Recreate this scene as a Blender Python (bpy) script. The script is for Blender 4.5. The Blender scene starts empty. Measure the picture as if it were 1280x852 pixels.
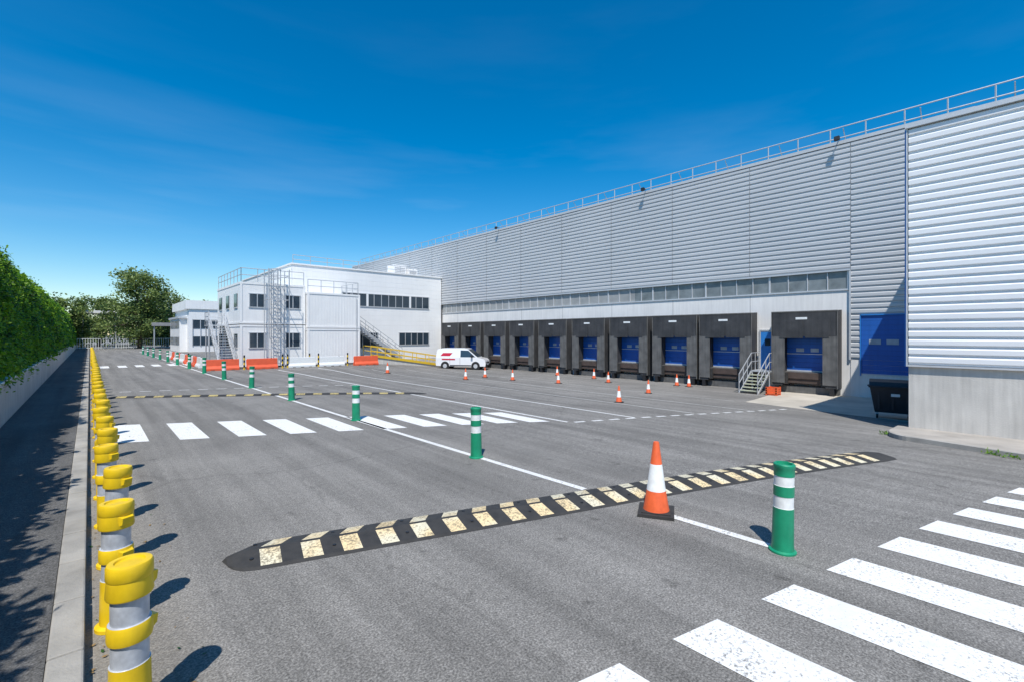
import bpy, math, random
import numpy as np
from mathutils import Vector, Matrix
random.seed(7); rng=np.random.default_rng(7)
S=bpy.context.scene
col=S.collection
R=math.radians
# ------------------------------------------------------------ terrain
def ss(t):
    t=max(0.0,min(1.0,t)); return t*t*(3-2*t)
def g(x,y):
    a=7+11*ss((y-28)/12)
    v=-0.6*ss((x-a)/(28-a))
    v*=1-ss((x-50)/20)
    v*=1-ss((y-46)/6)
    v*=1-ss((-12-y)/15)
    return v
# ------------------------------------------------------------ materials
def nt(name):
    m=bpy.data.materials.new(name); m.use_nodes=True
    n=m.node_tree; b=n.nodes['Principled BSDF']; return m,n,b
def noise(n,vec,scale,detail=4,rough=.55):
    d=n.nodes.new('ShaderNodeTexNoise'); d.inputs['Scale'].default_value=scale
    d.inputs['Detail'].default_value=detail; d.inputs['Roughness'].default_value=rough
    if vec is not None: n.links.new(vec,d.inputs['Vector'])
    return d
def ramp(n,fac,stops):
    d=n.nodes.new('ShaderNodeValToRGB'); e=d.color_ramp.elements
    while len(e)<len(stops): e.new(.5)
    for i,(p,c) in enumerate(stops):
        e[i].position=p
        if not hasattr(c,'__len__'): c=(c,c,c)
        e[i].color=(c[0],c[1],c[2],1)
    n.links.new(fac,d.inputs['Fac']); return d
def mul(n,a,b,fac=1.0,mode='MULTIPLY'):
    d=n.nodes.new('ShaderNodeMix'); d.data_type='RGBA'; d.blend_type=mode
    if hasattr(fac,'node'): n.links.new(fac,d.inputs[0])
    else: d.inputs[0].default_value=fac
    for i,s in ((6,a),(7,b)):
        if hasattr(s,'node'): n.links.new(s,d.inputs[i])
        else: d.inputs[i].default_value=(s[0],s[1],s[2],1)
    return d.outputs[2]
def M(name,c,rough=.6,metal=0,var=.15,scale=3,bump=0,bscale=40,streak=0,spec=.5,coat=0):
    m,n,b=nt(name)
    tc=n.nodes.new('ShaderNodeTexCoord'); v=tc.outputs['Object']
    a=noise(n,v,scale,4)
    r=ramp(n,a.outputs['Fac'],[(.25,1-var),(.75,1+var*.4)])
    out=mul(n,c,r.outputs['Color'])
    if streak:
        mp=n.nodes.new('ShaderNodeMapping'); mp.inputs['Scale'].default_value=(6,6,.35)
        n.links.new(v,mp.inputs['Vector'])
        s=noise(n,mp.outputs['Vector'],1.2,4,.65)
        r2=ramp(n,s.outputs['Fac'],[(.3,1-streak),(.62,1.0)])
        out=mul(n,out,r2.outputs['Color'])
    n.links.new(out,b.inputs['Base Color'])
    b.inputs['Roughness'].default_value=rough; b.inputs['Metallic'].default_value=metal
    b.inputs['Specular IOR Level'].default_value=spec
    if coat: b.inputs['Coat Weight'].default_value=coat
    rr=n.nodes.new('ShaderNodeMapRange'); rr.inputs[3].default_value=rough*.85; rr.inputs[4].default_value=min(1,rough*1.2)
    n.links.new(a.outputs['Fac'],rr.inputs[0]); n.links.new(rr.outputs[0],b.inputs['Roughness'])
    if bump:
        f=noise(n,v,bscale,3); bp=n.nodes.new('ShaderNodeBump'); bp.inputs['Strength'].default_value=bump
        bp.inputs['Distance'].default_value=.02
        n.links.new(f.outputs['Fac'],bp.inputs['Height']); n.links.new(bp.outputs['Normal'],b.inputs['Normal'])
    return m
def asphalt(name,base,ground=False):
    m,n,b=nt(name); tc=n.nodes.new('ShaderNodeTexCoord'); v=tc.outputs['Object']
    f=noise(n,v,52,3,.75); r=ramp(n,f.outputs['Fac'],[(.34,[c*.5 for c in base]),(.5,base),(.66,[c*1.7 for c in base])])
    o=r.outputs['Color']
    f2=noise(n,v,13,2,.6); o=mul(n,o,ramp(n,f2.outputs['Fac'],[(.35,.88),(.65,1.10)]).outputs['Color'])
    a=noise(n,v,.5,5,.6); o=mul(n,o,ramp(n,a.outputs['Fac'],[(.3,.84),(.7,1.13)]).outputs['Color'])
    mp=n.nodes.new('ShaderNodeMapping'); mp.inputs['Scale'].default_value=(1.3,.05,1); n.links.new(v,mp.inputs['Vector'])
    a2=noise(n,mp.outputs['Vector'],1.5,4,.6); o=mul(n,o,ramp(n,a2.outputs['Fac'],[(.36,.78),(.6,1.07)]).outputs['Color'])
    a3=noise(n,v,2.6,2,.5); o=mul(n,o,ramp(n,a3.outputs['Fac'],[(.66,1.0),(.75,.70)]).outputs['Color'])
    if ground:
        vc=n.nodes.new('ShaderNodeTexVoronoi'); vc.feature='DISTANCE_TO_EDGE'; vc.inputs['Scale'].default_value=.07
        wm=n.nodes.new('ShaderNodeVectorMath'); wm.operation='MULTIPLY_ADD'
        n.links.new(a.outputs['Color'],wm.inputs[0]); wm.inputs[1].default_value=(1.2,1.2,0); n.links.new(v,wm.inputs[2])
        n.links.new(wm.outputs[0],vc.inputs['Vector'])
        o=mul(n,o,ramp(n,vc.outputs['Distance'],[(.0004,.7),(.0014,1.0)]).outputs['Color'],.6)
        vp=n.nodes.new('ShaderNodeTexVoronoi'); vp.inputs['Scale'].default_value=.06; n.links.new(wm.outputs[0],vp.inputs['Vector'])
        sp=n.nodes.new('ShaderNodeSeparateColor'); n.links.new(vp.outputs['Color'],sp.inputs[0])
        o=mul(n,o,ramp(n,sp.outputs[0],[(.0,.92),(1.0,1.06)]).outputs['Color'])
        sx=n.nodes.new('ShaderNodeSeparateXYZ'); n.links.new(v,sx.inputs[0])
        mr=n.nodes.new('ShaderNodeMapRange'); mr.inputs[1].default_value=-4.2; mr.inputs[2].default_value=-3.8
        mr.inputs[3].default_value=1; mr.inputs[4].default_value=0; n.links.new(sx.outputs['X'],mr.inputs[0])
        o=mul(n,o,(.07,.09,.03),mr.outputs[0],'MIX')
        m2=n.nodes.new('ShaderNodeMapRange'); m2.inputs[1].default_value=.0; m2.inputs[2].default_value=.9
        m2.inputs[3].default_value=.8; m2.inputs[4].default_value=0; n.links.new(sx.outputs['X'],m2.inputs[0])
        mm=n.nodes.new('ShaderNodeMath'); mm.operation='MULTIPLY'; n.links.new(m2.outputs[0],mm.inputs[0]); n.links.new(f2.outputs['Fac'],mm.inputs[1])
        o=mul(n,o,(.30,.26,.20),mm.outputs[0],'MIX')
    n.links.new(o,b.inputs['Base Color']); b.inputs['Roughness'].default_value=.88; b.inputs['Specular IOR Level'].default_value=.3
    bp=n.nodes.new('ShaderNodeBump'); bp.inputs['Strength'].default_value=.5; bp.inputs['Distance'].default_value=.012
    n.links.new(f.outputs['Fac'],bp.inputs['Height']); n.links.new(bp.outputs['Normal'],b.inputs['Normal'])
    return m
def paint(name,c,under=(.19,.185,.175),wear=.70,c2=None):
    m,n,b=nt(name); tc=n.nodes.new('ShaderNodeTexCoord'); v=tc.outputs['Object']
    a=noise(n,v,30,4,.75); a2=noise(n,v,2.2,4,.6)
    ad=n.nodes.new('ShaderNodeMath'); ad.operation='MULTIPLY_ADD'; ad.inputs[1].default_value=.45
    n.links.new(a2.outputs['Fac'],ad.inputs[0]); n.links.new(a.outputs['Fac'],ad.inputs[2])
    rm=ramp(n,ad.outputs[0],[(wear+.10,0.0),(wear+.26,.9)])
    d=ramp(n,a2.outputs['Fac'],[(.3,.80),(.65,1.0)])
    o=mul(n,c,d.outputs['Color'])
    if c2:
        a4=noise(n,v,1.1,2,.5); o=mul(n,o,c2,ramp(n,a4.outputs['Fac'],[(.45,0.0),(.58,1.0)]).outputs['Color'],'MIX')
    o=mul(n,o,under,rm.outputs['Color'],'MIX')
    n.links.new(o,b.inputs['Base Color']); b.inputs['Roughness'].default_value=.7; b.inputs['Specular IOR Level'].default_value=.3
    f=noise(n,v,48,3,.75); bp=n.nodes.new('ShaderNodeBump'); bp.inputs['Strength'].default_value=.35; bp.inputs['Distance'].default_value=.01
    n.links.new(f.outputs['Fac'],bp.inputs['Height']); n.links.new(bp.outputs['Normal'],b.inputs['Normal'])
    return m
def leafm(name,c,c2,tr=.4):
    m,n,b=nt(name); tc=n.nodes.new('ShaderNodeTexCoord'); v=tc.outputs['Object']
    a=noise(n,v,1.3,3,.6); r=ramp(n,a.outputs['Fac'],[(.3,c2),(.68,c)])
    n.links.new(r.outputs['Color'],b.inputs['Base Color']); b.inputs['Roughness'].default_value=.5
    b.inputs['Specular IOR Level'].default_value=.35
    t=n.nodes.new('ShaderNodeBsdfTranslucent'); n.links.new(r.outputs['Color'],t.inputs['Color'])
    mx=n.nodes.new('ShaderNodeMixShader'); mx.inputs[0].default_value=tr
    n.links.new(b.outputs[0],mx.inputs[1]); n.links.new(t.outputs[0],mx.inputs[2])
    n.links.new(mx.outputs[0],n.nodes['Material Output'].inputs['Surface']); return m

mAsph=asphalt('asphalt_yard',(.212,.203,.188),True)
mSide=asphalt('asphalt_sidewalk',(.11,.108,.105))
mPaint=paint('road_paint_white',(.84,.84,.82),wear=.66)
mLine=paint('road_paint_line',(.80,.80,.78),wear=.64)
mThin=paint('road_paint_faded',(.58,.58,.55),wear=.60)
mCream=paint('bump_cream',(.80,.74,.55),under=(.20,.17,.12),wear=.60,c2=(.80,.63,.36))
mYelBump=paint('bump_yellow_far',(.62,.50,.20),under=(.10,.09,.07),wear=.56)
mRub=M('rubber_black',(.04,.039,.038),.75,var=.4,scale=8,bump=.3,bscale=60)
mConc=M('concrete_wall',(.60,.575,.53),.85,var=.22,scale=.9,bump=.25,bscale=25,streak=.18)
mConcL=M('concrete_light',(.80,.785,.755),.85,var=.10,scale=.7,bump=.15,bscale=25,streak=.10)
mApron=M('concrete_apron',(.52,.475,.40),.9,var=.3,scale=.8,bump=.3,bscale=40)
mKerb=M('kerb_stone',(.36,.345,.315),.9,var=.35,scale=2.2,bump=.4,bscale=45)
mPave=M('pavement_concrete',(.42,.385,.34),.9,var=.3,scale=1.2,bump=.4,bscale=50)
mClad=M('steel_cladding',(.54,.55,.56),.42,.12,var=.05,scale=.25)
mCladN=M('steel_cladding_light',(.80,.805,.81),.42,.06,var=.04,scale=.3)
mJoint=M('cladding_joint',(.32,.33,.34),.6,var=.1)
mWhite=M('white_panel',(.86,.855,.84),.5,var=.04,scale=.6,streak=.04)
mWhite2=M('white_container',(.85,.845,.83),.5,var=.05,scale=.9,streak=.06)
mGlass=M('window_glass',(.035,.055,.075),.06,var=.3,scale=.7,spec=.8)
mPane=M('door_pane',(.42,.47,.52),.15,var=.3,scale=2,spec=.7)
mPoly=M('polycarbonate_glazing',(.20,.225,.235),.22,var=.45,scale=1.4,spec=.6)
mPolyG=M('polycarbonate_grey',(.34,.35,.345),.5,var=.25,scale=1.4)
mFrame=M('aluminium_frame',(.60,.61,.62),.45,.3,var=.08)
mGalv=M('galvanised_steel',(.50,.52,.54),.45,.3,var=.15,scale=5)
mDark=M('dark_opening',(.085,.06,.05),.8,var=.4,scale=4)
mPVC=M('shelter_pvc',(.058,.058,.06),.6,var=.45,scale=1.6,bump=.35,bscale=6,streak=.3)
mPVC2=M('shelter_pvc_worn',(.15,.148,.142),.65,var=.4,scale=2,bump=.3,bscale=8,streak=.3)
mBlue=M('blue_door',(.016,.115,.46),.4,var=.15,scale=1.2,streak=.12)
mBlueT=M('blue_trim',(.03,.22,.62),.4,var=.1)
mYel=M('yellow_plastic',(.86,.58,.012),.42,var=.16,scale=7,streak=.12)
mSilv=M('reflective_silver',(.56,.59,.64),.35,.2,var=.3,scale=14)
mGreen=M('green_plastic',(.008,.29,.15),.45,var=.25,scale=6,streak=.15)
mWRef=M('white_reflective',(.80,.82,.81),.35,var=.15,scale=16)
mOr=M('cone_orange',(.85,.14,.04),.5,var=.2,scale=8,streak=.15)
mRed=M('barrier_red',(.80,.125,.05),.5,var=.15,scale=3)
mCarW=M('vehicle_white',(.82,.82,.82),.25,var=.04,coat=.6)
mCarR=M('vehicle_red_logo',(.55,.02,.05),.35,var=.1)
mTyre=M('tyre',(.02,.02,.02),.85,var=.3)
mBin=M('bin_plastic',(.022,.027,.035),.45,var=.25,scale=4)
mYstl=M('yellow_steel',(.74,.48,.03),.5,var=.2,scale=3)
mBark=M('bark',(.12,.09,.06),.9,var=.4,scale=6,bump=.5)
mRoofG=M('roof_grey',(.30,.30,.30),.8,var=.2)
mLimeS=M('stair_step',(.44,.46,.34),.6,var=.2)
mBlk=M('black_metal',(.02,.02,.022),.5,var=.2)
mHead=M('headlight',(.7,.72,.75),.1,var=.05)
mCast=M('cast_iron',(.13,.105,.085),.8,.0,var=.4,scale=12,bump=.5,bscale=50)
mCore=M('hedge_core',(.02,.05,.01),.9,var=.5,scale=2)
mDry=M('dry_leaf',(.28,.18,.07),.8,var=.5,scale=9)
L1=leafm('hedge_leaf_light',(.28,.48,.03),(.18,.36,.02),.45)
L2=leafm('hedge_leaf_mid',(.14,.31,.02),(.07,.18,.012),.45)
L3=leafm('hedge_leaf_dark',(.04,.12,.012),(.02,.06,.008),.3)
T1=leafm('tree_leaf_light',(.27,.34,.10),(.16,.23,.06))
T2=leafm('tree_leaf_dark',(.10,.16,.045),(.05,.09,.025))

# ------------------------------------------------------------ mesh builder
class MB:
    def __init__(s): s.v=[];s.f=[];s.m=[];s.mats=[]
    def mi(s,m):
        if m not in s.mats: s.mats.append(m)
        return s.mats.index(m)
    def face(s,pts,m):
        b=len(s.v); s.v+= [tuple(p) for p in pts]; s.f.append(tuple(range(b,b+len(pts)))); s.m.append(s.mi(m))
    def box(s,x0,x1,y0,y1,z0,z1,m):
        if x0>x1:x0,x1=x1,x0
        if y0>y1:y0,y1=y1,y0
        b=len(s.v); s.v+=[(x0,y0,z0),(x1,y0,z0),(x1,y1,z0),(x0,y1,z0),(x0,y0,z1),(x1,y0,z1),(x1,y1,z1),(x0,y1,z1)]
        i=s.mi(m)
        for q in ((3,2,1,0),(4,5,6,7),(0,1,5,4),(1,2,6,5),(2,3,7,6),(3,0,4,7)):
            s.f.append(tuple(b+k for k in q)); s.m.append(i)
    def hexa(s,lo,hi,m):
        b=len(s.v); s.v+=[tuple(p) for p in lo]+[tuple(p) for p in hi]; i=s.mi(m)
        for q in ((3,2,1,0),(4,5,6,7),(0,1,5,4),(1,2,6,5),(2,3,7,6),(3,0,4,7)):
            s.f.append(tuple(b+k for k in q)); s.m.append(i)
    def tube(s,p0,p1,r,m,n=6,r1=None):
        p0=Vector(p0);p1=Vector(p1); d=(p1-p0)
        if d.length<1e-6: return
        d.normalize(); a=d.orthogonal().normalized(); c=d.cross(a); r1=r if r1 is None else r1
        b=len(s.v); i=s.mi(m)
        for P,rr in ((p0,r),(p1,r1)):
            for k in range(n):
                t=2*math.pi*k/n; s.v.append(tuple(P+a*math.cos(t)*rr+c*math.sin(t)*rr))
        for k in range(n):
            k2=(k+1)%n; s.f.append((b+k,b+k2,b+n+k2,b+n+k)); s.m.append(i)
        s.f.append(tuple(b+k for k in reversed(range(n)))); s.m.append(i)
        s.f.append(tuple(b+n+k for k in range(n))); s.m.append(i)
    def lathe(s,cx,cy,prof,n=24):
        b=len(s.v)
        for r,z,_ in prof:
            for k in range(n):
                t=2*math.pi*k/n; s.v.append((cx+r*math.cos(t),cy+r*math.sin(t),z))
        for j in range(1,len(prof)):
            i=s.mi(prof[j][2])
            for k in range(n):
                k2=(k+1)%n; s.f.append((b+(j-1)*n+k,b+(j-1)*n+k2,b+j*n+k2,b+j*n+k)); s.m.append(i)
        s.f.append(tuple(b+(len(prof)-1)*n+k for k in range(n))); s.m.append(s.mi(prof[-1][2]))
    def prism(s,prof,y0,y1,m):
        n=len(prof); b=len(s.v); i=s.mi(m)
        s.v+=[(x,y0,z) for x,z in prof]+[(x,y1,z) for x,z in prof]
        for k in range(n):
            k2=(k+1)%n; s.f.append((b+k,b+k2,b+n+k2,b+n+k)); s.m.append(i)
        s.f.append(tuple(b+k for k in reversed(range(n)))); s.m.append(i)
        s.f.append(tuple(b+n+k for k in range(n))); s.m.append(i)
    def sheet(s,prof,a0,a1,plane,axis,m):
        b=len(s.v); i=s.mi(m); n=len(prof)
        for a in (a0,a1):
            for d,z in prof:
                s.v.append((plane-d,a,z) if axis=='x' else (a,plane-d,z))
        for k in range(n-1):
            q=(b+k,b+n+k,b+n+k+1,b+k+1) if axis=='y' else (b+k,b+k+1,b+n+k+1,b+n+k)
            s.f.append(q); s.m.append(i)
    def mesh(s,name,smooth=None):
        me=bpy.data.meshes.new(name); me.from_pydata(s.v,[],s.f)
        for m in s.mats: me.materials.append(m)
        me.polygons.foreach_set('material_index',s.m)
        if smooth:
            me.polygons.foreach_set('use_smooth',[True]*len(s.f)); me.set_sharp_from_angle(angle=R(smooth))
        me.update(); return me
    def obj(s,name,parent=None,smooth=None,bevel=0,loc=None,rotz=0):
        return place(name,s.mesh(name,smooth),loc,rotz,parent,bevel)
def place(name,me,loc=None,rotz=0,parent=None,bevel=0,scale=None):
    o=bpy.data.objects.new(name,me); col.objects.link(o)
    if loc: o.location=loc
    o.rotation_euler[2]=rotz
    if scale: o.scale=(scale,)*3
    if parent: o.parent=parent
    if bevel:
        b=o.modifiers.new('bevel','BEVEL'); b.width=bevel; b.segments=2; b.limit_method='ANGLE'
    return o
def empty(name,loc=(0,0,0)):
    o=bpy.data.objects.new(name,None); col.objects.link(o); o.location=loc; return o
def railing(mb,pts,h,step,r,mat,rails=(1.0,.5)):
    for i in range(len(pts)-1):
        a=Vector(pts[i]);b=Vector(pts[i+1]); L=(b-a).length; n=max(1,round(L/step))
        for k in range(n+1):
            p=a.lerp(b,k/n); mb.tube(p,p+Vector((0,0,h)),r,mat,5)
        for q in rails: mb.tube(a+Vector((0,0,h*q)),b+Vector((0,0,h*q)),r,mat,5)
def corr(z0,z1,p,d):
    out=[]; n=max(1,round((z1-z0)/p)); q=(z1-z0)/n
    for i in range(n):
        z=z0+i*q; out+=[(0,z),(0,z+q*.22),(d,z+q*.30),(d,z+q*.80)]
    out.append((0,z1)); return out

# ------------------------------------------------------------ ground
def lin(a,b,st): 
    n=int(round((b-a)/st)); return [a+(b-a)*i/n for i in range(n+1)]
xs=[-1500,-600,-200,-80,-40,-20,-10]+lin(-6,32,.5)+[34,38,42,46,50,54,58,62,66,70,80,120,250,600,1500]
ys=[-1500,-600,-200,-80,-40]+lin(-28,-12,2)[:-1]+lin(-12,56,.5)+[60,70,90,130,200,350,700,1500]
V=[(x,y,g(x,y)) for y in ys for x in xs]; nx=len(xs)
F=[(j*nx+i,j*nx+i+1,(j+1)*nx+i+1,(j+1)*nx+i) for j in range(len(ys)-1) for i in range(nx-1)]
me=bpy.data.meshes.new('ground'); me.from_pydata(V,[],F); me.materials.append(mAsph)
me.polygons.foreach_set('use_smooth',[True]*len(F)); place('ground',me)
def mq(mb,p00,p10,p11,p01,nu,nv,mat,dz=.006):
    b=len(mb.v); i=mb.mi(mat)
    for v in range(nv+1):
        for u in range(nu+1):
            s,t=u/nu,v/nv
            x=(p00[0]*(1-s)+p10[0]*s)*(1-t)+(p01[0]*(1-s)+p11[0]*s)*t
            y=(p00[1]*(1-s)+p10[1]*s)*(1-t)+(p01[1]*(1-s)+p11[1]*s)*t
            mb.v.append((x,y,g(x,y)+dz))
    for v in range(nv):
        for u in range(nu):
            k=b+v*(nu+1)+u; mb.f.append((k,k+1,k+nu+2,k+nu+1)); mb.m.append(i)
def line(mb,a,b,w,mat,dz=.006):
    a=Vector((a[0],a[1]));b=Vector((b[0],b[1])); d=(b-a); L=d.length; d.normalize(); n=Vector((-d.y,d.x))*w/2
    mq(mb,a-n,b-n,b+n,a+n,max(1,int(L/.5)),1,mat,dz)
mb=MB()
for x0,w in ((1.5,.5),(2.58,.52),(3.68,.56),(4.88,.54),(6.02,.56),(7.14,.58),(8.24,.58),(9.32,.58),(10.42,.6),(11.5,.6),(12.6,.6)):
    yf=lambda x: 2.2-.235*(x-2.85)
    mq(mb,(x0,yf(x0)-3.1),(x0+w,yf(x0+w)-3.1),(x0+w,yf(x0+w)),(x0,yf(x0)),1,5,mPaint)
mb.obj('crosswalk')
mb=MB()
for x0 in (.5,1.66,2.82,3.9,4.97,6.0,7.0,7.97,8.9,9.8):
    yn=lambda x: 14.5-.5*(x-.75)
    L=2.95-.07*(x0); w=.58
    mq(mb,(x0,yn(x0)),(x0+w,yn(x0+w)),(x0+w,yn(x0+w)+L),(x0,yn(x0)+L),1,5,mPaint)
mb.obj('crosswalk')
mb=MB()
for x0 in np.arange(.6,9,1.1):
    mq(mb,(x0,48),(x0+.55,48),(x0+.55,51),(x0,51),1,5,mPaint)
mb.obj('crosswalk')
mb=MB()
line(mb,(6.2,2.0),(6.17,3.4),.13,mLine); line(mb,(6.16,4.95),(6.0,14),.13,mLine); line(mb,(6.0,14.02),(5.75,36),.13,mLine); line(mb,(5.75,36.02),(5.6,90),.13,mLine)
mb.obj('lane_marking')
mb=MB()
line(mb,(10.75,9.3),(10.3,37),.12,mLine)
line(mb,(13.3,8.6),(13.2,37),.12,mLine)
line(mb,(16.2,8.0),(16.2,34),.11,mThin)
line(mb,(19.2,7.2),(19.2,34),.11,mThin)
line(mb,(22.2,9),(22.2,32),.10,mThin)
for k in range(16):
    t=k/16; x=10.9+t*10.5; y=9.15-t*2.7
    line(mb,(x,y),(x+.38,y-.1),.14,mLine)
for k in range(14):
    x=1.0+k*.7; line(mb,(x,27.6-.3*k),(x+.4,27.6-.3*k-.18),.12,mLine)
mb.obj('parking_bay_marking')
mb=MB(); mq(mb,(21.2,2.7),(29.38,2.2),(29.38,9.3),(22.4,8.6),16,12,mApron,.004); mb.obj('concrete_apron')
mb=MB(); x,y=-.95,5.2; mb.lathe(x,y,[(.33,.121,mCast),(.33,.13,mCast),(.29,.131,mCast),(.285,.124,mCast),(.27,.124,mCast),(.265,.131,mCast)],28); mb.obj('manhole_cover')
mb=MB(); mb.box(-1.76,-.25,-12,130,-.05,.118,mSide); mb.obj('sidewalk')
mb=MB(); y=-12
while y<130:
    mb.box(-.247,-.03,y,y+.99,-.05,.125+random.uniform(-.003,.003),mKerb); y+=1.0
mb.obj('kerb',bevel=.018)
mb=MB(); y=-12
while y<130:
    mb.box(-1.97,-1.765,y,y+5.98,-.05,1.24,mConc); mb.box(-1.99,-1.745,y,y+5.98,1.243,1.31,mConcL); y+=6
mb.obj('low_concrete_wall',bevel=.01)
def kx(y):
    if y>2.0: return 16.2+ (1-math.sqrt(max(0,1-((y-2.0)/.62)**2)))*1.2
    return 16.2+(y-2.0)*.28 if y>-4 else 14.5
pts=[(kx(y),y) for y in list(np.linspace(-12,1.9,24))+list(np.linspace(2.0,2.61,8))]
mb=MB()
for i in range(len(pts)-1):
    (xa,ya),(xb,yb)=pts[i],pts[i+1]
    def P(x,y,d): return (x,y,g(x,y)+d)
    mb.hexa([P(xa,ya,-.05),P(xa+.16,ya,-.05),P(xb+.16,yb,-.05),P(xb,yb,-.05)],[P(xa,ya,.12),P(xa+.16,ya,.125),P(xb+.16,yb,.125),P(xb,yb,.12)],mKerb)
mb.obj('kerb')
mb=MB()
for i in range(len(pts)-1):
    (xa,ya),(xb,yb)=pts[i],pts[i+1]
    n=6
    for k in range(n):
        x0=xa+.163+(18.7-xa-.163)*k/n;x1=xa+.163+(18.7-xa-.163)*(k+1)/n
        x2=xb+.163+(18.7-xb-.163)*(k+1)/n;x3=xb+.163+(18.7-xb-.163)*k/n
        mb.face([(x0,ya,g(x0,ya)+.122),(x1,ya,g(x1,ya)+.122),(x2,yb,g(x2,yb)+.122),(x3,yb,g(x3,yb)+.122)],mPave)
x0=pts[-1][0]; mb.face([(x0,2.61,-.5),(18.7,2.61,-.5),(18.7,2.61,g(18.7,2.61)+.122),(x0,2.61,g(x0,2.61)+.122)],mKerb)
mb.obj('pavement')

# ------------------------------------------------------------ speed bumps
def bump(A,B,w,h,period,matp,name):
    A=Vector(A);B=Vector(B);d=(B-A);L=d.length;d.normalize();n=Vector((-d.y,d.x))
    mb=MB(); cap=.34
    us=[0,.04,.1,.2,cap]
    u=cap
    while u+period<L-cap+.001:
        us+= [u+.04,u+period*.58,u+period]; u+=period
    us+=[L-.2,L-.1,L-.04,L]
    ws=[-.5,-.46,-.44,-.04,-.018,.018,.04,.44,.46,.5]; hs=[0,.18,.26,.97,1,1,.97,.26,.18,0]
    rows=[]
    for u in us:
        e=1.0
        if u<cap: e=math.sqrt(max(0,1-((cap-u)/cap)**2))
        if u>L-cap: e=math.sqrt(max(0,1-((u-(L-cap))/cap)**2))
        e=max(e,.25); r=[]
        for a,q in zip(ws,hs):
            p=A+d*(u+abs(a)*.20+a*.10)+n*(a*w*e); z=g(p.x,p.y)+.002+q*h*(e if 0<u<L else 0)
            r.append(len(mb.v)); mb.v.append((p.x,p.y,z))
        rows.append(r)
    ip=mb.mi(matp); ib=mb.mi(mRub)
    for j in range(len(us)-1):
        um=us[j+1]-us[j]; pale = us[j]>=cap and us[j+1]<=L-cap+.01 and abs(um-(period*.58-.04))<.002
        for k in range(len(ws)-1):
            mb.f.append((rows[j][k],rows[j+1][k],rows[j+1][k+1],rows[j][k+1]))
            mb.m.append(ip if pale and k in (2,6) else ib)
    u=cap
    while u<L-cap:
        for s in (-.25,.25):
            p=A+d*(u-.02)+n*(s*w); z=g(p.x,p.y)+h*.66
            mb.lathe(p.x,p.y,[(.022,z-.01,mBlk),(.022,z+.006,mBlk)],8)
        u+=period*2
    mb.obj(name)
bump((1.12,6.18),(13.3,2.12),.78,.085,.44,mCream,'speed_bump')
bump((.55,25.4),(11.2,18.2),.5,.06,.7,mYelBump,'speed_bump')

# ------------------------------------------------------------ posts
mb=MB(); Y=mYel; Sv=mSilv
mb.lathe(0,0,[(.15,0,Y),(.15,.03,Y),(.118,.045,Y),(.112,.43,Y),(.104,.432,Sv),(.104,.585,Sv),(.120,.587,Y),(.125,.61,Y),(.123,.69,Y),(.117,.705,Y),(.104,.707,Sv),(.104,.875,Sv),(.125,.877,Y),(.13,.89,Y),(.122,.995,Y),(.128,1.005,Y),(.128,1.078,Y),(.120,1.095,Y),(.10,1.10,Y),(.085,1.098,Y),(.08,1.085,Y)],32)
for zz in (.60,.90):
    mb.hexa([(.10,-.06,zz),(.142,-.045,zz+.02),(.142,.045,zz+.02),(.10,.06,zz)],[(.10,-.06,zz+.09),(.150,-.045,zz+.075),(.150,.045,zz+.075),(.10,.06,zz+.09)],Y)
ypost=mb.mesh('yellow_bollard',35)
yy=4.0
while yy<75:
    o=place('yellow_bollard',ypost,(.19+random.uniform(-.015,.015),yy,0),random.uniform(-1.2,.5)); 
    o.rotation_euler[0]=random.uniform(-.03,.03); o.rotation_euler[1]=random.uniform(-.03,.03)
    yy+=1.47
mb=MB(); G=mGreen; W=mWRef
mb.lathe(0,0,[(.15,0,G),(.15,.02,G),(.125,.035,G),(.118,.10,G),(.112,.535,G),(.108,.537,W),(.108,.675,W),(.112,.677,G),(.112,.80,G),(.108,.802,W),(.108,.915,W),(.112,.917,G),(.112,1.0,G),(.118,1.01,G),(.118,1.05,G),(.108,1.06,G),(.085,1.06,G),(.08,1.03,G)],28)
gp=mb.mesh('green_bollard',35)
for k in range(14):
    y=1.94+5.86*k; x=6.17-.012*y if k else 6.17
    o=place('green_bollard',gp,(x,y,g(x,y)),random.uniform(0,3)); o.rotation_euler[0]=random.uniform(-.02,.02);o.rotation_euler[1]=random.uniform(-.025,.025)
mb=MB()
mb.box(-.25,.25,-.25,.25,.0,.045,mRub); mb.box(-.2,.2,-.2,.2,.045,.06,mRub)
mb.lathe(0,0,[(.185,.06,mOr),(.18,.075,mOr),(.135,.34,mOr),(.134,.342,W),(.084,.72,W),(.083,.722,mOr),(.043,1.02,mOr),(.036,1.04,mOr),(.02,1.04,mOr)],28)
cone=mb.mesh('traffic_cone',35)
place('traffic_cone',cone,(6.13,3.6,0),.5,scale=1.0)
for x,y,s in ((16.6,11.5,.68),(21.7,13.2,.68),(22,19.8,.7),(27.3,14.6,.7),(27.3,13.8,.7),(20.9,22.9,.7),(16,31,.75),(20.8,25.7,.7),(27.2,21.0,.7),(27.2,24.6,.7),(18.2,24.5,.7),(25.5,18.5,.7)):
    place('traffic_cone',cone,(x,y,g(x,y)),random.uniform(0,1.5),scale=s)

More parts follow.
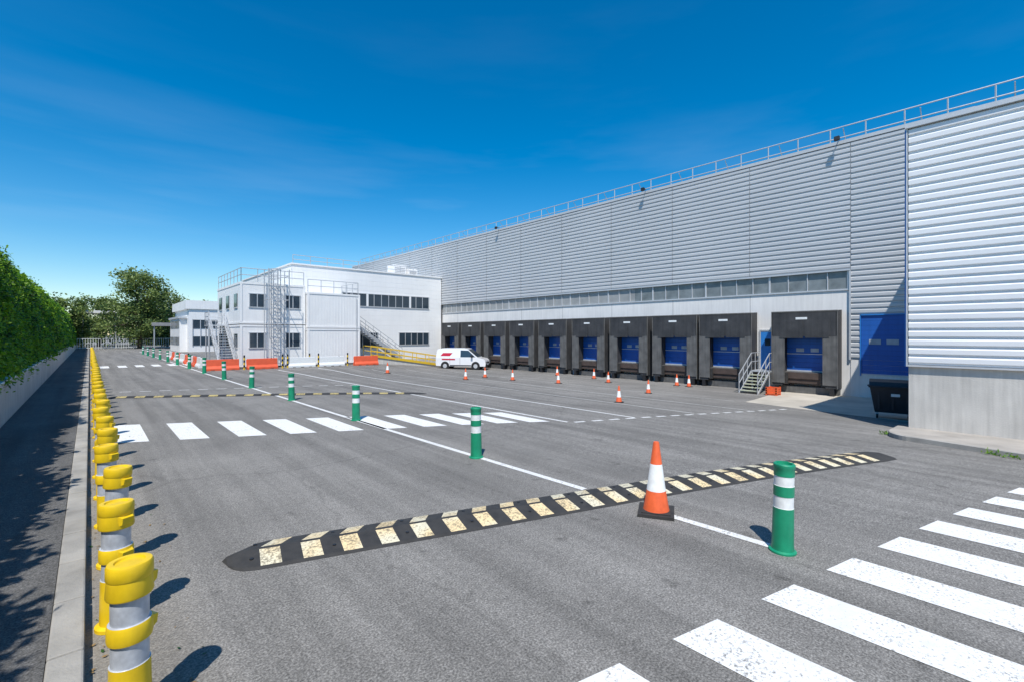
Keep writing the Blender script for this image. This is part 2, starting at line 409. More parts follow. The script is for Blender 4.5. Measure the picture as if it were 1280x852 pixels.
# ------------------------------------------------------------ warehouse
W_=empty('warehouse')
mb=MB(); mb.box(29.5,80,-20,68,-1,12.6,mRoofG); mb.obj('core_volume',W_)
mb=MB(); mb.box(29.40,29.49,6.0,43.9,-1,4.90,mConcL)
for y in np.arange(11,44,5.0): mb.box(29.393,29.40,y-.012,y+.012,-.6,4.88,mRoofG)
mb.box(29.36,29.49,1.5,6.0,-1,1.34,mConcL)
mb.obj('dock_wall',W_)
mb=MB(); joints=[1.5,6.0]+list(np.arange(11,68.1,5.0))+[68]
for a,b in zip(joints[:-1],joints[1:]):
    if b-a<.1: continue
    if a>=6:
        mb.sheet(corr(6.02,12.62,.28,.06),a+.015,b-.015,29.36,'x',mClad)
    else:
        mb.sheet(corr(3.62,12.62,.28,.06),a+.015,b-.015,29.36,'x',mClad)
        mb.sheet(corr(1.36,3.60,.28,.06),5.60,b-.015,29.36,'x',mClad)
mb.obj('ribbed_cladding',W_)
mb=MB()
for y in joints[1:]: mb.box(29.32,29.47,y-.014,y+.014,6.0 if y>6.1 else 1.34,12.6,mJoint)
mb.box(29.27,29.52,1.4,68,12.625,12.80,mClad)
mb.box(29.26,29.46,6.0,68,5.93,6.015,mFrame)
mb.box(29.27,29.42,5.98,6.06,1.30,5.92,mFrame)
mb.box(29.28,29.42,5.56,5.60,.5,3.6,mBlueT); mb.box(29.28,29.42,2.5,5.60,3.56,3.615,mBlueT)
mb.obj('flashing',W_)
mb=MB(); mb.box(29.42,29.48,6.06,19,4.95,5.92,mPoly); mb.box(29.42,29.48,19.002,43.9,4.95,5.92,mPolyG)
y=6.06
while y<43.9:
    big=(round((y-6.06)/.95)%4==0)
    mb.box(29.36,29.43,y,y+(.10 if big else .045),4.95,5.92,mFrame if y<19 else mClad); y+=.95
mb.box(29.34,29.48,6.06,43.9,4.905,4.99,mFrame)
mb.obj('glazing_band',W_)
mb=MB()
for i in range(12): mb.box(29.35,29.38,2.4,5.55,.56+i*.25,.56+i*.25+.243,mBlue)
mb.box(29.382,29.40,2.4,5.55,.5,3.56,mBlk)
for y0 in (3.35,4.05,4.75): mb.box(29.335,29.348,y0,y0+.48,2.1,2.36,mPane)
mb.box(29.33,29.352,2.4,5.55,.56,.62,mFrame)
mb.obj('blue_sectional_door',W_)
mb=MB(); mb.box(29.34,29.40,9.62,10.38,.62,2.72,mBlueT); mb.box(29.33,29.385,9.54,9.617,.62,2.8,mFrame); mb.box(29.33,29.385,10.383,10.46,.62,2.8,mFrame); mb.box(29.33,29.385,9.54,10.46,2.803,2.87,mFrame)
mb.box(29.33,29.338,9.85,10.15,1.95,2.35,mGlass); mb.obj('blue_door',W_)
mb=MB(); railing(mb,[(30.6,-20,12.7),(30.6,68,12.7)],1.30,1.6,.034,mGalv,(1,.55))
for y in np.arange(-19,68,1.6*2): mb.tube((30.6,y,13.9),(31.8,y,12.65),.025,mGalv,5)
mb.obj('roof_railing',W_)
mb=MB()
for y in (6.5,18.0,34):
    mb.box(28.95,29.3,y-.02,y+.02,12.84,12.87,mBlk); mb.hexa([(28.78,y-.12,12.74),(28.92,y-.12,12.70),(28.92,y+.12,12.70),(28.78,y+.12,12.74)],[(28.80,y-.12,12.93),(28.98,y-.12,12.89),(28.98,y+.12,12.89),(28.80,y+.12,12.93)],mBlk)
mb.obj('floodlights',W_)
mb=MB(); mb.box(18.62,30,-22,2.28,-1,8.9,mRoofG); mb.obj('extension_volume',W_)
mb=MB(); mb.box(18.56,18.66,-22,2.33,-1,1.66,mConc)
for y in (-3.6,-9.6): mb.box(18.553,18.56,y-.01,y+.01,-.3,1.65,mRoofG)
mb.obj('extension_base',W_)
mb=MB()
for a,b in ((-22,-10),(-10,-3),(-3,2.33)): mb.sheet(corr(1.70,8.86,.26,.06),a+.004,b-.004,18.53,'x',mCladN)
mb.box(18.6,29.3,2.29,2.34,-.9,8.86,mClad)
mb.obj('extension_cladding',W_)
mb=MB(); mb.box(18.40,18.60,-22,2.40,8.865,9.0,mFrame); mb.box(18.455,18.62,2.345,2.38,1.64,8.86,mFrame); mb.box(18.52,18.62,2.383,2.42,1.64,8.86,mBlueT); mb.box(18.45,18.6,-22,2.34,1.64,1.69,mFrame)
mb.obj('extension_trim',W_)

# dock shelters
mb=MB()
P=mPVC
mb.hexa([(-.9,-1.55,3.25),(0,-1.55,3.25),(0,1.55,3.25),(-.9,1.55,3.25)],[(-.86,-1.55,4.42),(0,-1.55,4.5),(0,1.55,4.5),(-.86,1.55,4.42)],P)
mb.box(-.93,-.905,-1.5,1.5,3.1,4.36,P); mb.box(-.945,-.925,-1.2,-.1,3.02,3.95,P); mb.box(-.95,-.93,.0,1.15,3.0,3.95,P)
mb.box(-.942,-.933,-.20,.35,4.0,4.12,mWRef)
for s in (-1,1):
    a,b=(1.02,1.55) if s>0 else (-1.55,-1.02)
    mb.box(-.88,0,a,b,.40,3.25,P)
    mb.box(-.925,-.885,a-(.12 if s>0 else 0),b+(0 if s>0 else .12),.55,3.12,mPVC2)
    mb.box(-.94,-.86,s*1.555-.02,s*1.555+.02,.4,4.4,mPVC2)
mb.box(-.95,-.90,-1.57,1.57,4.40,4.46,mPVC2)
for i in range(9):
    z=1.17+i*.255; mb.box(-.19,-.14,-1.0,1.0,z,z+.247,mBlue)
mb.box(-.14,-.005,-1.015,1.015,1.1,3.6,mBlk)
for yy in (-.55,.15): mb.box(-.202,-.192,yy,yy+.38,2.25,2.45,mPane)
mb.box(-.21,-.188,-1.0,1.0,1.17,1.25,mFrame); mb.box(-.205,-.19,-1.0,1.0,2.12,2.16,mFrame)
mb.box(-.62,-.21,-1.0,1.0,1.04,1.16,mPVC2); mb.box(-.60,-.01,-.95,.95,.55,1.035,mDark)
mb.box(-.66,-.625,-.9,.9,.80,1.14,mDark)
for s in (-1,1): mb.box(-.82,-.63,s*.92-.13,s*.92+.13,.48,1.12,mRub)
mb.box(-.5,-.01,-1.5,1.5,0,.38,mPVC2)
mb.box(-.885,-.5,1.2,1.4,.0,.39,mBlk); mb.box(-.885,-.5,-1.4,-1.2,.0,.39,mBlk)
dock=mb.mesh('loading_dock_shelter')
for y in (7.95,12.15,15.45,18.98,22.6,26.35,30.05,33.8,37.5,41.2):
    place('loading_dock_shelter',dock,(29.4,y,-.6),0,bevel=.012)
for y in (10.75,17.2,13.8):
    mb=MB(); mb.face([(29.37,y-.12,2.2),(29.37,y+.12,2.05),(29.37,y+.12,2.35)],mYstl); mb.box(29.373,29.39,y-.15,y+.15,2.0,2.4,mBlk)
    mb.obj('dock_guide_sign')
mb=MB()
mb.box(28.2,29.35,9.5,10.5,.50,.58,mGalv)
n=6
for i in range(n):
    z=.50-(i+1)*1.08/(n+1); x=28.2-.28*(i+1)
    mb.box(x,x+.30,9.55,10.45,z-.04,z,mLimeS)
for yy in (9.52,10.48):
    mb.hexa([(26.4,yy-.02,-.6),(26.6,yy-.02,-.6),(26.6,yy+.02,-.6),(26.4,yy+.02,-.6)],[(28.15,yy-.02,.55),(28.3,yy-.02,.50),(28.3,yy+.02,.50),(28.15,yy+.02,.55)],mGalv)
    railing(mb,[(26.45,yy,-.55),(28.2,yy,.56)],1.0,.6,.025,mGalv); railing(mb,[(28.2,yy,.56),(29.3,yy,.56)],1.0,.6,.025,mGalv)
for xx in (28.25,29.2):
    for yy in (9.55,10.45): mb.tube((xx,yy,-.6),(xx,yy,.5),.035,mGalv)
mb.obj('dock_stairs')
mb=MB(); x,y,z=26.9,8.9,g(26.9,8.9)
mb.box(x-.3,x+.3,y-.25,y+.25,z+.02,z+.06,mOr)
for q in (.08,.2,.32):
    mb.box(x-.3,x+.3,y-.27,y-.25,z+q,z+q+.09,mOr); mb.box(x-.3,x+.3,y+.25,y+.27,z+q,z+q+.09,mOr)
    mb.box(x-.32,x-.3,y-.27,y+.27,z+q,z+q+.09,mOr); mb.box(x+.3,x+.32,y-.27,y+.27,z+q,z+q+.09,mOr)
for a in (-1,1):
    for b in (-1,1): mb.box(x+a*.29-.03,x+a*.29+.03,y+b*.24-.035,y+b*.24+.035,z,z+.44,mOr)
mb.obj('orange_crate')

# ------------------------------------------------------------ wheeled bin
mb=MB(); B=mBin
mb.hexa([(-.36,-.52,.24),(.36,-.52,.24),(.36,.52,.24),(-.36,.52,.24)],[(-.5,-.66,1.15),(.5,-.66,1.15),(.5,.66,1.15),(-.5,.66,1.15)],B)
mb.box(-.55,.55,-.70,.70,1.15,1.22,B)
pr=[(-.54,1.225),(.54,1.225),(.5,1.32),(.25,1.42),(-.1,1.44),(-.45,1.36)]
mb.prism(pr,-.68,.68,B)
for yy in (-.4,0,.4): mb.box(-.47,-.40,yy-.03,yy+.03,.35,1.12,B)
for a in (-.3,.3):
    for b in (-.45,.45):
        mb.box(a-.04,a+.04,b-.04,b+.04,.16,.26,mGalv); mb.tube((a,b-.03,.09),(a,b+.03,.09),.09,mTyre,14)
for yy in (-.72,.72): mb.tube((-.1,yy,1.18),(.1,yy,1.18),.03,B)
mb.tube((-.58,-.4,1.2),(-.58,.4,1.2),.02,B)
mb.box(-.5,-.488,-.2,.05,.85,.95,mWRef)
mb.obj('wheeled_bin',bevel=.015,loc=(21.9,3.2,g(21.9,3.2)),rotz=.15)

# ------------------------------------------------------------ van
mb=MB(); C=mCarW
low=[(-2.3,.32),(-2.34,.6),(-2.32,1.08),(1.62,1.08),(2.12,.98),(2.3,.82),(2.36,.55),(2.32,.30)]
mb.prism(low,-.93,.93,C)
up=[(-2.32,1.08),(-2.24,1.72),(-2.1,1.86),(-1.6,1.92),(.3,1.92),(.62,1.86),(1.62,1.08)]
b=len(mb.v); i=mb.mi(C)
def wy(z): return .925-(z-1.08)*.16
for sg in (-1,1): mb.v+=[(x,sg*wy(z),z) for x,z in up]
n=len(up)
for k in range(n-1): mb.f.append((b+k,b+k+1,b+n+k+1,b+n+k)); mb.m.append(i)
mb.f.append(tuple(b+k for k in reversed(range(n)))); mb.f.append(tuple(b+n+k for k in range(n))); mb.m+= [i,i]
def sq(pts,sg,m,off=.006):
    q=[(x,sg*(wy(z)+off),z) for x,z in pts]; mb.face(q if sg<0 else q[::-1],m)
for sg in (-1,1):
    sq([(.0,1.12),(1.42,1.12),(.72,1.72),(.0,1.74)],sg,mGlass)
    for xw in (-1.45,1.42):
        mb.tube((xw,sg*.70,.335),(xw,sg*.945,.335),.40,mBlk,24)
        mb.tube((xw,sg*.72,.325),(xw,sg*.955,.325),.325,mTyre,24); mb.tube((xw,sg*.9,.325),(xw,sg*.965,.325),.19,mFrame,16)
    mb.box(-1.0,1.0,sg*.93-.01,sg*.93+.015,.34,.42,mBlk)
    mb.box(-.05,-.03,sg*.935-.003,sg*.935+.003,.45,1.06,mBlk); mb.box(-1.0,-.98,sg*.935-.003,sg*.935+.003,.45,1.06,mBlk)
    sq([(-1.9,1.22),(-1.0,1.22),(-.75,1.5),(-1.65,1.5)],sg,mCarR); mb.box(-1.75,-.5,sg*.94-.004,sg*.94+.004,.86,.98,mCarR)
    mb.box(1.0,1.16,sg*1.06-.1,sg*1.06+.1,1.12,1.34,mBlk)
    mb.hexa([(2.18,sg*.62-.2,.72),(2.35,sg*.62-.2,.72),(2.35,sg*.62+.2,.72),(2.18,sg*.62+.2,.72)],[(2.1,sg*.62-.2,.93),(2.22,sg*.62-.2,.9),(2.22,sg*.62+.2,.9),(2.1,sg*.62+.2,.93)],mHead)
mb.face([(1.572,-.80,1.154),(1.572,.80,1.154),(.712,.72,1.829),(.712,-.72,1.829)],mGlass)
mb.box(2.33,2.38,-.85,.85,.30,.48,mBlk); mb.box(2.335,2.375,-.45,.45,.56,.68,mBlk); mb.box(2.36,2.385,-.26,.26,.42,.52,mWRef)
mb.face([(-2.325,-.7,1.2),(-2.27,-.66,1.7),(-2.27,.66,1.7),(-2.325,.7,1.2)],mGlass)
mb.obj('delivery_van',smooth=30,bevel=.02,loc=(25.7,35.0,g(25.7,35)),rotz=math.atan2(-.78,.62))

# ------------------------------------------------------------ office building
O=empty('office_building')
prof=[]
for k in range(18):
    z=k*.49; prof+=[(0,z),(.012,z+.01),(.012,z+.47),(0,z+.48)]
mb=MB(); mb.box(13.45,29.2,44.05,62,-.7,8.8,mWhite); mb.sheet([(d,z+.05) for d,z in prof],13.4,29.25,44.0,'y',mWhite)
mb.box(13.42,29.25,43.97,44.04,-.7,.05,mConc)
mb.sheet([(d,z+.05) for d,z in prof],62,44.0,13.40,'x',mWhite); mb.obj('walls',O)
mb=MB(); mb.box(13.3,29.3,43.9,62.1,8.87,9.0,mWhite2); mb.obj('parapet',O)
mb=MB()
def winy(mb,x0,x1,z0,z1,Y,nm,fr=mFrame):
    mb.box(x0,x1,Y-.035,Y+.02,z0,z1,mGlass)
    for (a,b,c,d) in ((x0-.06,x1+.06,z0-.07,z0-.001),(x0-.06,x1+.06,z1+.001,z1+.07)): mb.box(a,b,Y-.06,Y+.02,c,d,fr)
    for k in range(nm+1):
        x=x0+(x1-x0)*k/nm; mb.box(x-.03,x+.03,Y-.055,Y+.02,z0+.002,z1-.002,fr)
winy(mb,18.0,27.6,5.4,6.6,43.975,12); winy(mb,24.0,27.6,1.55,2.75,43.975,5); winy(mb,19.2,21.6,1.3,2.75,43.975,3)
for x in (20.4,25.2): mb.box(x,x+.2,43.905,43.918,5.38,6.62,mWhite)
mb.obj('windows',O)
mb=MB(); railing(mb,[(13.6,44.4,9.0),(29,44.4,9.0)],.8,1.5,.03,mGalv); mb.obj('roof_railing',O)
mb=MB(); 
for x,s in ((24.5,1.2),(26.3,.9)):
    mb.box(x,x+s*1.2,46,47.5,9.0,9.0+s,mWhite2)
    for q in range(5): mb.box(x+.1,x+s*1.2-.1,45.97,46.0,9.12+q*s*.15,9.16+q*s*.15,mRoofG)
mb.obj('rooftop_units',O)

# ------------------------------------------------------------ site cabins
Cn=empty('modular_office_cabins')
mb=MB()
ya=40.5
for z0,z1 in ((.12,3.36),(3.42,6.66)):
    for k in range(3):
        y0=ya+k*2.9
        mb.box(8.6,13.35,y0,y0+2.87,z0+.05,z1-.05,mWhite2)
        for z in (z0,z1-.16): mb.box(8.56,13.39,y0-.03 if k==0 else y0,y0+2.88,z,z+.16,mWhite)
    for x in (8.56,10.95,13.24): mb.box(x,x+.15,ya-.035,ya+.001,z0+.162,z1-.162,mWhite)
for z0,z1 in ((.12,3.1),(3.14,6.12)):
    mb.box(13.45,17.9,40.0,43.85,z0+.05,z1-.04,mWhite2)
    for z in (z0,z1-.15): mb.box(13.42,17.95,39.96,43.87,z,z+.15,mWhite)
    for x in (13.42,17.8): mb.box(x,x+.15,39.962,40.1,z0+.152,z1-.152,mWhite)
    x=13.7
    while x<17.7: mb.box(x,x+.05,39.985,40.0,z0+.16,z1-.16,mWhite2); x+=.25
mb.box(17.6,17.66,39.93,39.95,.6,5.8,mGalv)
for k in range(4):
    mb.box(8.7+k*1.4,9.0+k*1.4,40.7,41,0,.11,mConc); mb.box(13.6+k*1.2,13.9+k*1.2,40.2,40.5,0,.11,mConc)
mb.obj('cabin_modules',Cn)
mb=MB()
for x0,x1 in ((9.2,10.3),(11.85,12.95)):
    for z0,z1 in ((4.75,5.75),(1.6,2.7)):
        winy(mb,x0,x1,z0,z1,ya-.005,2,mFrame)
for z0 in (1.6,4.75):
    for y0 in (41.5,44.4,47.2):
        mb.box(8.54,8.6,y0,y0+1.0,z0,z0+1.05,mGlass); mb.box(8.52,8.58,y0-.06,y0+1.06,z0-.08,z0-.001,mFrame)
mb.obj('windows',Cn)
mb=MB(); railing(mb,[(8.65,49,6.7),(8.65,40.6,6.7),(13.3,40.6,6.7)],1.05,1.2,.03,mGalv); railing(mb,[(13.5,40.2,6.15),(17.85,40.2,6.15),(17.85,43.8,6.15)],1.05,1.2,.03,mGalv); mb.obj('roof_railing',Cn)
mb=MB()
cx,cy=10.95,39.95
for sx in (-.25,.25): mb.tube((cx+sx,cy+.3,0.1),(cx+sx,cy+.3,7.8),.035,mGalv)
for k in range(26): mb.tube((cx-.25,cy+.3,.3+k*.29),(cx+.25,cy+.3,.3+k*.29),.018,mGalv,5)
for k in range(8):
    z=2.3+k*.78; pr_=[(cx+.42*math.cos(t),cy+.3-.75*math.sin(t)) for t in np.linspace(0,math.pi,9)]
    for a,b in zip(pr_[:-1],pr_[1:]): mb.tube((a[0],a[1],z),(b[0],b[1],z),.025,mGalv,5)
for t in np.linspace(.2,math.pi-.2,5): mb.tube((cx+.42*math.cos(t),cy+.3-.75*math.sin(t),2.3),(cx+.42*math.cos(t),cy+.3-.75*math.sin(t),7.76),.02,mGalv,5)
for a in (-.75,.75):
    for b in (-.9,.3): mb.tube((cx+a,cy+b,0),(cx+a,cy+b,7.7),.035,mGalv)
for z in (1.5,3.4,5.3,7.2):
    for p,q in (((-.75,-.9),(.75,-.9)),((-.75,-.9),(-.75,.3)),((.75,-.9),(.75,.3))): mb.tube((cx+p[0],cy+p[1],z),(cx+q[0],cy+q[1],z),.025,mGalv,5)
mb.obj('caged_ladder',Cn)
def stair(ax,p_top,p_bot,w,mat):
    mb=MB(); a=Vector(p_top);b=Vector(p_bot); d=b-a; n=max(3,int(abs(d.z)/.2)); side=Vector((0,w,0)) if ax=='x' else Vector((w,0,0))
    for i in range(n):
        c=a+d*((i+.5)/n)
        if ax=='x': mb.box(c.x-.16,c.x+.16,c.y,c.y+w,c.z-.02,c.z+.02,mat)
        else: mb.box(c.x,c.x+w,c.y-.16,c.y+.16,c.z-.02,c.z+.02,mat)
    t=Vector((0,.02,0)) if ax=='x' else Vector((.02,0,0))
    for s in (Vector((0,0,0)),side):
        q1=Vector((0,0,-.2));q2=Vector((0,0,.12))
        mb.hexa([a+s-t+q1,a+s+t+q1,b+s+t+q1,b+s-t+q1],[a+s-t+q2,a+s+t+q2,b+s+t+q2,b+s-t+q2],mat)
        railing(mb,[a+s,b+s],1.05,1.0,.028,mat,(1,.66,.33))
    return mb
mb=stair('x',(18.9,42.6,3.4),(23.6,42.6,.2),1.1,mGalv)
mb.box(17.96,18.9,42.5,43.8,3.3,3.4,mGalv); railing(mb,[(18.0,42.55,3.4),(18.9,42.55,3.4)],1.05,.9,.028,mGalv,(1,.66,.33))
for x in (18.1,18.85): 
    for y in (42.6,43.7): mb.tube((x,y,0),(x,y,3.3),.05,mGalv)
mb.obj('exterior_staircase',Cn)
mb=stair('y',(7.3,45.3,3.4),(7.3,41.2,.15),1.1,mGalv)
mb.box(7.25,8.55,45.3,47.0,3.3,3.4,mGalv); railing(mb,[(7.3,45.3,3.4),(7.3,47,3.4),(8.5,47,3.4)],1.05,.8,.028,mGalv,(1,.66,.33))
for x in (7.35,8.4):
    for y in (45.4,46.9): mb.tube((x,y,0),(x,y,3.3),.05,mGalv)
mb.obj('exterior_staircase',Cn)

# ramp yellow
mb=MB()
mb.hexa([(18.6,39.2,-.3),(26.4,38.2,-.7),(26.4,39.8,-.7),(18.6,40.8,-.3)],[(18.6,39.2,.75),(26.4,38.2,-.5),(26.4,39.8,-.5),(18.6,40.8,.75)],mConc)
A=Vector((18.6,39.15,.75));Bv=Vector((26.4,38.15,-.5))
railing(mb,[A,Bv],.85,1.3,.035,mYstl,(1,.5)); mb.hexa([A+Vector((0,-.03,-.1)),Bv+Vector((0,-.03,-.1)),Bv+Vector((0,.02,-.1)),A+Vector((0,.02,-.1))],[A+Vector((0,-.03,.12)),Bv+Vector((0,-.03,.12)),Bv+Vector((0,.02,.12)),A+Vector((0,.02,.12))],mYstl)
railing(mb,[A+Vector((0,1.6,0)),Bv+Vector((0,1.6,0))],.85,1.3,.035,mYstl,(1,.5))
mb.obj('access_ramp')
def barrier(L,mat):
    mb=MB(); pr=[(-.24,0),(.24,0),(.24,.16),(.12,.34),(.09,.80),(-.09,.80),(-.12,.34),(-.24,.16)]
    mb.prism(pr,-L/2,L/2,mat)
    for yy in (-L*.3,0,L*.3): mb.box(-.25,.25,yy-.12,yy+.12,.0,.05,mDark)
    mb.tube((0,L/2,.1),(0,L/2+.03,.75),.04,mat); mb.tube((-.0,-L*.3,.80),(0,-L*.3,.84),.05,mBlk,8)
    return mb.mesh('plastic_barrier')
bR=barrier(2.1,mRed); bW=barrier(2.1,mWRef)
for x,y,m in ((7.2,39.4,bR),(9.75,39.0,bR),(12.6,39.0,bW),(14.9,38.7,bW),(17.6,38.0,bR)):
    place('plastic_barrier',m,(x,y,g(x,y)),R(90)+random.uniform(-.06,.06),bevel=.02)
for k in range(9):
    y=44+k*2.25; place('plastic_barrier',bR if k%2 else bW,(6.5,y,0),random.uniform(-.08,.08),bevel=.02)
mb=MB(); 
for j in range(6): mb.lathe(0,0,[(.06,j*.18,mYstl if j%2==0 else mBlk),(.06,j*.18+.18,mYstl if j%2==0 else mBlk)],12)
dp=mb.mesh('warning_post',35)
for x,y in ((8.5,38.9),(11.1,38.7),(11.5,38.8),(13.8,38.6),(16.1,38.3),(6.0,46),(13.3,39.2)):
    place('warning_post',dp,(x,y,g(x,y)))

# distant office left
D=empty('distant_office_building')
mb=MB(); mb.box(11.0,17,84,99,0,7.4,mWhite); mb.box(10.6,17.2,83.8,99.2,6.4,7.7,mWhite2); mb.box(10.1,11.0,86,97,0,5.0,mWhite2); mb.box(9.9,11.0,85.6,97.4,5.0,5.3,mFrame)
mb.obj('walls',D)
mb=MB()
for z in (1.0,3.5):
    mb.box(10.06,10.1,86.5,96.5,z,z+1.2,mGlass); mb.box(11.4,16.6,83.94,84.0,z,z+1.3,mGlass)
for k in range(6): mb.box(11.4+k*1.0,11.5+k*1.0,83.9,83.935,.9,4.9,mFrame)
for k in range(7): mb.box(10.02,10.055,86.6+k*1.5,86.7+k*1.5,.9,4.8,mFrame)
mb.obj('windows',D)
D=empty('entrance_canopy')
mb=MB(); mb.box(-1.5,4.2,118,124,6.6,7.1,mWhite)
mb.obj('roof',D)
mb=MB(); [mb.tube((x,y,0),(x,y,6.6),.12,mGalv,8) for x in (-1,3.8) for y in (118.5,123.5)]; mb.obj('columns',D)
mb=MB(); mb.box(8.3,12.5,104,106,4.1,4.7,mRoofG); [mb.tube((x,105,0),(x,105,4.1),.1,mGalv,8) for x in (8.6,12.2)]; mb.obj('gate_portico')
mb=MB(); 
for k in range(46): mb.box(-2+k*.35,-1.94+k*.35,112,112.05,0,1.9,mWRef)
mb.box(-2,14,111.98,112.07,1.8,1.88,mWRef); mb.box(-2,14,111.98,112.07,.2,.28,mWRef); mb.obj('entrance_gate')

# ------------------------------------------------------------ foliage
def leaves(name,C,size,mats,mi,parent=None,nbias=None,asp=.6):
    n=len(C); a=rng.normal(size=(n,3)); 
    if nbias is not None: a=a*.6+nbias
    a/=np.linalg.norm(a,axis=1)[:,None]; r=rng.normal(size=(n,3)); u=np.cross(a,r); u/=np.linalg.norm(u,axis=1)[:,None]; w=np.cross(a,u)
    s=size[:,None]; p=np.stack([C-u*s,C+w*s*asp,C+u*s,C-w*s*asp],1).reshape(-1,3)
    me=bpy.data.meshes.new(name); me.vertices.add(4*n); me.vertices.foreach_set('co',p.ravel())
    me.loops.add(4*n); me.loops.foreach_set('vertex_index',np.arange(4*n,dtype=np.int32))
    me.polygons.add(n); me.polygons.foreach_set('loop_start',np.arange(0,4*n,4,dtype=np.int32)); me.polygons.foreach_set('loop_total',np.full(n,4,dtype=np.int32))
    for m in mats: me.materials.append(m)
    me.polygons.foreach_set('material_index',mi.astype(np.int32)); me.update(calc_edges=True); me.validate()
    o=bpy.data.objects.new(name,me); col.objects.link(o)
    if parent: o.parent=parent
    return o
H=empty('hedge')
def hp(y,t):
    top=6.0+.22*math.sin(y*.9)+.18*math.sin(y*2.3+1)+.14*math.sin(y*5.1)
    if y<17: top-= .45*ss((17-y)/4)
    w=.16*math.sin(y*1.7)+.11*math.sin(y*4.3+t*5)
    if t<.75:
        q=t/.75; return (-2.0-1.0*q**1.6+w*.8+.12*math.sin(q*9+y*2), 1.2+(top-1.5)*q)
    q=(t-.75)/.25; return (-3.0-1.2*q+w, top-.3+.3*math.sin(math.pi*q) )
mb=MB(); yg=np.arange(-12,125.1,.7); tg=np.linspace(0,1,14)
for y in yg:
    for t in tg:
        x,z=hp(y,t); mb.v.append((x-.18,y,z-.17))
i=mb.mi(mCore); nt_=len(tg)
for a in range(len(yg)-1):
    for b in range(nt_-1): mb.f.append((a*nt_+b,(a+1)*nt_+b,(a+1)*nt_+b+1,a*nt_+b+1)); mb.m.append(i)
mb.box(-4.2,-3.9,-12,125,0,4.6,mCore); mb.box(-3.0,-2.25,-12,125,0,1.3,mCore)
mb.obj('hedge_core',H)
Cs=[];Sz=[]
for y0,y1,d,s in ((-12,16,80,.10),(16,34,480,.05),(34,60,210,.08),(60,125,48,.16)):
    n=int((y1-y0)*6*d); yy_=rng.uniform(y0,y1,n); tt=rng.uniform(0,1,n)
    for y,t in zip(yy_,tt):
        x,z=hp(y,t); Cs.append((x,y,z)); Sz.append(s)
Cs=np.array(Cs); Sz=np.array(Sz)*rng.uniform(.6,1.5,len(Cs))
off=rng.normal(size=Cs.shape)*np.array([.10,.1,.12]); off[:,0]+=.03
top=rng.random(len(Cs))<.06; off[top,2]+=rng.uniform(0,.45,top.sum()); Cs=Cs+off
cl=np.sin(Cs[:,1]*2.1+Cs[:,2]*3)+np.sin(Cs[:,1]*5.3-Cs[:,2]*4.1)+rng.normal(size=len(Cs))*.7
mi=np.where(cl>.2,0,np.where(cl>-1.1,1,2))
nb=np.zeros_like(Cs); nb[:,0]=.35; nb[:,1]=-.2; nb[:,2]=.8
leaves('hedge_leaves',Cs,Sz,[L1,L2,L3],mi,H,nb)

def tree(name,x,y,h,w,nclump,seed,zb=.18,lm=(T1,T2),ls=.22,per=100):
    r=np.random.default_rng(seed); E=empty(name,(x,y,0)); mb=MB()
    mb.tube((0,0,0),(.1,.05,h*.45),h*.028,mBark,10,h*.018)
    cen=[]
    for k in range(nclump):
        th=r.uniform(0,2*math.pi); q=r.uniform(0,1)**.5; zz=r.uniform(zb,.97)
        rad=w/2*math.sqrt(max(.05,1-((zz-.50)/.54)**2))*q; rad*=r.uniform(.8,1.1)
        c=np.array([rad*math.cos(th),rad*math.sin(th),zz*h]); cen.append(c)
        if k%3==0:
            s=Vector((.1,.05,h*r.uniform(.2,.45))); mid=s.lerp(Vector(c),.5)+Vector((0,0,h*.03)); mb.tube(s,mid,h*.009,mBark,6,h*.006); mb.tube(mid,c,h*.006,mBark,6,h*.002)
    mb.obj('trunk_and_limbs',E)
    C=[];m=[]
    for c in cen:
        n=per; sc=w*.07*r.uniform(.7,1.3); p=r.normal(size=(n,3))*sc*np.array([1,1,.8])+c; C.append(p)
        m.append(np.where(r.random(n)<(.85 if r.random()<.65 else .3),0,1))
    C=np.concatenate(C); m=np.concatenate(m)
    nb=np.zeros_like(C); nb[:,2]=.5; nb[:,1]=-.2
    leaves('crown',C,ls*r.uniform(.6,1.4,len(C)),list(lm),m,E,nb)
tree('willow_tree',7.0,112,14.5,10.5,120,1,.15)
tree('tree',11.8,118,10.5,9,80,2,.1)
tree('tree',-3.2,118,9.5,8,80,3,.1)
tree('tree',1.5,135,10.5,9,80,4,.1)
tree('tree',-9,125,9.0,9,70,5,.1)
C=[];m=[]
r=np.random.default_rng(11)
for k in range(260):
    x=r.uniform(-60,40); y=r.uniform(142,160); z=r.uniform(.5,9.0)+1.6*math.sin(x*.35); n=70
    C.append(r.normal(size=(n,3))*np.array([1.4,1.2,1.0])+np.array([x,y,max(.6,z)])); m.append(np.where(r.random(n)<(.8 if r.random()<.5 else .3),0,1))
C=np.concatenate(C);m=np.concatenate(m); nb=np.zeros_like(C); nb[:,2]=.5; nb[:,1]=-.2
leaves('distant_trees',C,r.uniform(.25,.6,len(C)),[T1,T2],m,None,nb)
r=np.random.default_rng(5); pts=[]
for cx,cy in ((15.55,.15),(15.7,.5),(15.3,-.4),(17.0,2.66)):
    for k in range(26): pts.append((cx+r.normal()*.07,cy+r.normal()*.09,g(cx,cy)+abs(r.normal())*.05+.02))
leaves('weeds',np.array(pts),r.uniform(.03,.07,len(pts)),[L1,L2],(r.random(len(pts))<.5),asp=.3)
n=900; y=r.uniform(2.5,40,n); x=.0+np.abs(r.normal(size=n))*.28
pts=np.stack([x,y,np.full(n,.014)],1); nb=np.zeros((n,3)); nb[:,2]=3
leaves('leaf_litter',pts,r.uniform(.010,.024,n),[mDry,L3],(r.random(n)<.25),None,nb)

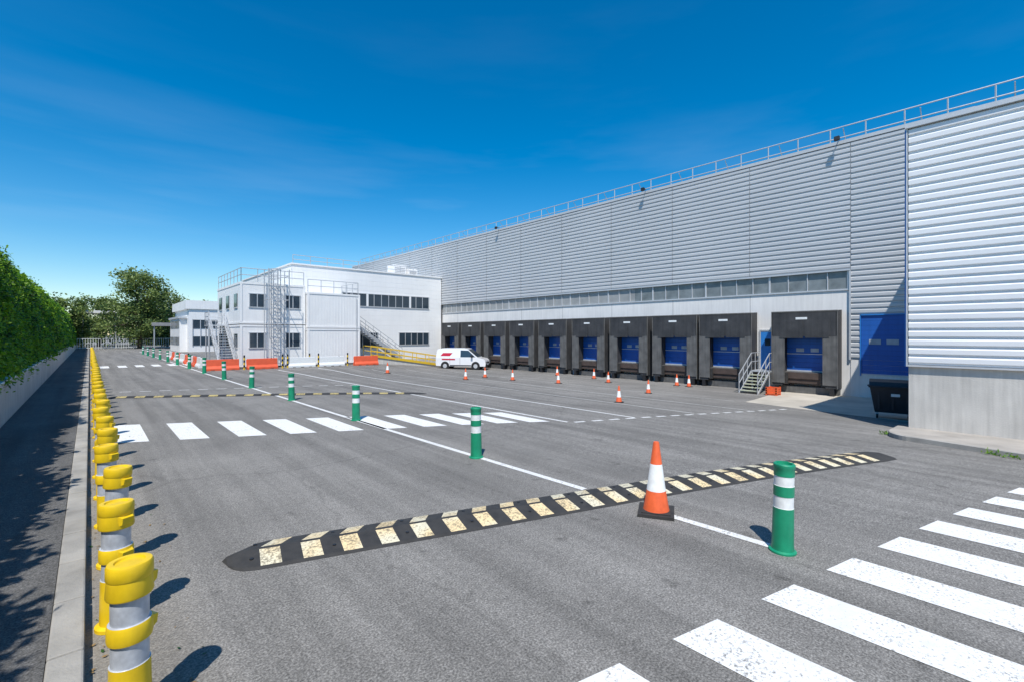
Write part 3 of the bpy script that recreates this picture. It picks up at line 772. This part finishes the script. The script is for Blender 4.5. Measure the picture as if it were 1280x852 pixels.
# ------------------------------------------------------------ light / sky / camera
sd=Vector((-.45,-.43,1.0)).normalized(); el=math.asin(sd.z)
w=bpy.data.worlds.new('World'); S.world=w; w.use_nodes=True; n=w.node_tree; bg=n.nodes['Background']
sk=n.nodes.new('ShaderNodeTexSky'); sk.sky_type='NISHITA'; sk.sun_disc=False; sk.sun_elevation=el; sk.sun_rotation=math.atan2(sd.x,sd.y)
sk.air_density=1.0; sk.dust_density=.25; sk.ozone_density=3.0; sk.altitude=50
hs=n.nodes.new('ShaderNodeHueSaturation'); hs.inputs['Saturation'].default_value=1.5; hs.inputs['Value'].default_value=1.0; hs.inputs['Hue'].default_value=.495
n.links.new(sk.outputs[0],hs.inputs['Color'])
tc=n.nodes.new('ShaderNodeTexCoord'); mp=n.nodes.new('ShaderNodeMapping'); mp.inputs['Scale'].default_value=(1.0,2.0,9); mp.inputs['Rotation'].default_value=(.15,.05,.5)
n.links.new(tc.outputs['Generated'],mp.inputs['Vector']); nz=noise(n,mp.outputs['Vector'],1.0,5,.55)
rp=ramp(n,nz.outputs['Fac'],[(.5,0.0),(.85,.20)])
sz=n.nodes.new('ShaderNodeSeparateXYZ'); n.links.new(tc.outputs['Generated'],sz.inputs[0])
rz=ramp(n,sz.outputs['Z'],[(.10,0.2),(.22,1.0),(.42,0.1)])
fm=mul(n,rp.outputs['Color'],rz.outputs['Color'])
o=mul(n,hs.outputs['Color'],(5,6,7),fm,'MIX')
n.links.new(o,bg.inputs['Color']); bg.inputs['Strength'].default_value=.15
l=bpy.data.lights.new('sun','SUN'); l.energy=5.0; l.angle=R(.5); l.color=(1,.955,.89)
so=bpy.data.objects.new('sun',l); col.objects.link(so); so.rotation_euler=sd.to_track_quat('Z','Y').to_euler()
c=bpy.data.cameras.new('camera'); c.sensor_width=36; c.lens=36*580/1280; c.shift_y=-8/1280; c.clip_end=4000; c.clip_start=.05
co=bpy.data.objects.new('camera',c); col.objects.link(co); co.location=(0,0,2.6); co.rotation_euler=(R(90),0,-math.atan2(528,580)); S.camera=co
S.view_settings.view_transform='Standard'; S.view_settings.look='None'; S.view_settings.exposure=0
